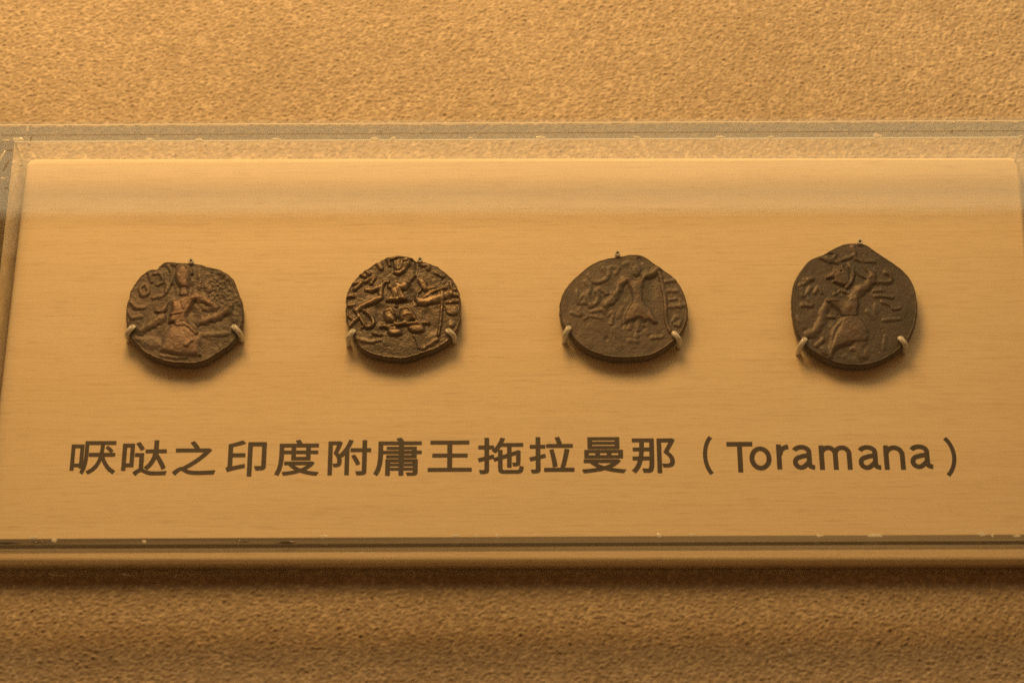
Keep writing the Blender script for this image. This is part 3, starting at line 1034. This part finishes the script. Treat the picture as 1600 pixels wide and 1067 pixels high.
# bright bead along the inner line of the glued joint and the polished outer arris
link("sawn_edge", box_mesh("sawn_edge", xo0, xo1, yo0 - 0.05 * MM, yo0 - 0.004 * MM, z_lid0, COVER_Z - 0.15 * MM), M_edge, cover)
ym = (yo0 + yi0) / 2 - 0.15 * MM
link("glue_gap", box_mesh("glue_gap", xo0 + g, xo1 - g, ym - 0.28 * MM, ym + 0.28 * MM, z_lid0 - 0.008 * MM, z_lid0 - 0.002 * MM), M_gap, cover)
bw = 0.24 * MM
link("glue_bead", box_mesh("glue_bead", xi0, xi1, yi1 - bw, yi1 - g, zt - 0.02 * MM, z_lid0 - 0.012 * MM), M_line, cover)
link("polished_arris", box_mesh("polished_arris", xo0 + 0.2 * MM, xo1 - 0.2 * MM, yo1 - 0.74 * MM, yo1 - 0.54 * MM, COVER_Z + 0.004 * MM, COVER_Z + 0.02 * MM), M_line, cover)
for x, y in ((xi0, yi1), (xi1, yi1)):
    sx = 1 if x == xi0 else -1
    xa, xb = sorted((x + sx * g, x + sx * 0.22 * MM))
    link("corner_bead", box_mesh("corner_bead", xa, xb, y - 0.22 * MM, y - bw - g, 0.05 * MM, zt - 0.03 * MM), M_chip, cover)


def chip(u, v, w, hgt, z, tilt=0.0, name="glue_bubble", mat=M_chip):
    """A flattened, ragged bubble or splinter in the glue."""
    c = at(u, v, z)
    n = 11
    pts = []
    for k in range(n):
        a = 2 * math.pi * k / n
        r = 0.65 + 0.5 * random.random()
        x, y = 0.5 * w * math.cos(a) * r, 0.5 * hgt * math.sin(a) * r
        pts.append((x * math.cos(tilt) - y * math.sin(tilt), x * math.sin(tilt) + y * math.cos(tilt)))
    v = [(c.x + p[0] * 1e-4, c.y + p[1] * 1e-4, z) for p in pts] + [(c.x + p[0] * 0.6e-4, c.y + p[1] * 0.6e-4, z + 0.05 * MM) for p in pts]
    f = [tuple(range(n))[::-1], tuple(range(n, 2 * n))] + [(k, (k + 1) % n, n + (k + 1) % n, n + k) for k in range(n)]
    me = bpy.data.meshes.new(name)
    me.from_pydata(v, [], f)
    link(name, me, mat, cover)


zc = COVER_Z + 0.004 * MM
for u, v, w, hgt in ((28, 218, 22, 8), (10, 219.5, 16, 4), (234, 218, 14, 7), (311, 219, 16, 6), (432, 218, 18, 5), (586, 217.5, 16, 7), (614, 216.5, 9, 7), (735, 216, 11, 6),
                     (846, 215.5, 19, 6), (996, 215, 14, 6), (1124, 214.5, 18, 5), (1205, 214.5, 14, 6), (1371, 212.5, 19, 9), (1595, 213, 9, 6), (594, 190.5, 5, 4), (1492, 190, 5, 6),
                     (43, 201, 4, 12), (52, 839, 12, 5), (85, 844, 8, 6), (225, 846, 6, 5), (504, 838, 16, 4), (600, 838, 6, 4), (712, 837, 14, 4), (745, 837, 6, 5), (777, 837, 6, 5),
                     (1030, 836, 8, 6), (1082, 836, 12, 4), (1281, 837, 10, 4), (1367, 837, 26, 5), (1533, 834, 14, 6), (1551, 836, 4, 6), (1588, 837, 12, 4), (5, 279, 10, 4), (4, 243, 5, 26)):
    chip(u, v, w, hgt * 1.15, zc, -0.35 if (u, v) == (4, 243) else 0.0)
M_void = acrylic("dark_glue_void", (0.5, 0.48, 0.45), 0.3, 0.7, (0.10, 0.085, 0.065))
for u, v, w, hgt in ((12, 848, 44, 4), (447, 847, 34, 4), (380, 846, 24, 2.5), (60, 847, 30, 2)):
    chip(u, v, w, hgt, zc, 0.0, "glue_void", M_void)
for u, v, w, hgt, tl in ((199, 896, 14, 5, -0.5), (92, 897, 30, 4, -0.15)):
    c = at(u, v, 1.0 * MM)
    chip_y = yo0 - 0.02 * MM
    b = at(u, v, 0.9 * MM)
    n = 8
    pts = [(0.5 * w * math.cos(2 * math.pi * k / n), 0.5 * hgt * math.sin(2 * math.pi * k / n) * (0.6 + 0.6 * random.random())) for k in range(n)]
    pts = [(x * math.cos(tl) - y * math.sin(tl), x * math.sin(tl) + y * math.cos(tl)) for x, y in pts]
    vv = [(b.x + x * 1e-4, chip_y, 1.0 * MM + y * 2e-4) for x, y in pts] + [(b.x + x * 0.6e-4, chip_y - 0.04 * MM, 1.0 * MM + y * 1.2e-4) for x, y in pts]
    ff = [tuple(range(n)), tuple(range(n, 2 * n))[::-1]] + [(k, n + k, n + (k + 1) % n, (k + 1) % n) for k in range(n)]
    me = bpy.data.meshes.new("edge_chip")
    me.from_pydata(vv, [], ff)
    link("edge_chip", me, M_chip, cover)

# ------------------------------------------------------------------ a fleck of lint on the cloth
c = at(1234, 1017, 0.1 * MM)
bm = bmesh.new()
bmesh.ops.create_icosphere(bm, subdivisions=2, radius=1.0)
for v in bm.verts:
    k = 1 + 0.35 * (random.random() - 0.5)
    v.co = Vector((v.co.x * 0.28 * k, v.co.y * 0.5 * k, v.co.z * 0.18 * k)) * MM
    v.co = Matrix.Rotation(0.5, 3, 'Z') @ v.co
me = bpy.data.meshes.new("lint_fleck")
bm.to_mesh(me)
bm.free()
o = link("lint_fleck", me, M_sleeve)
o.location = c
tag(o, "tiny pale fleck of lint on the cloth in front of the cover", "lint")
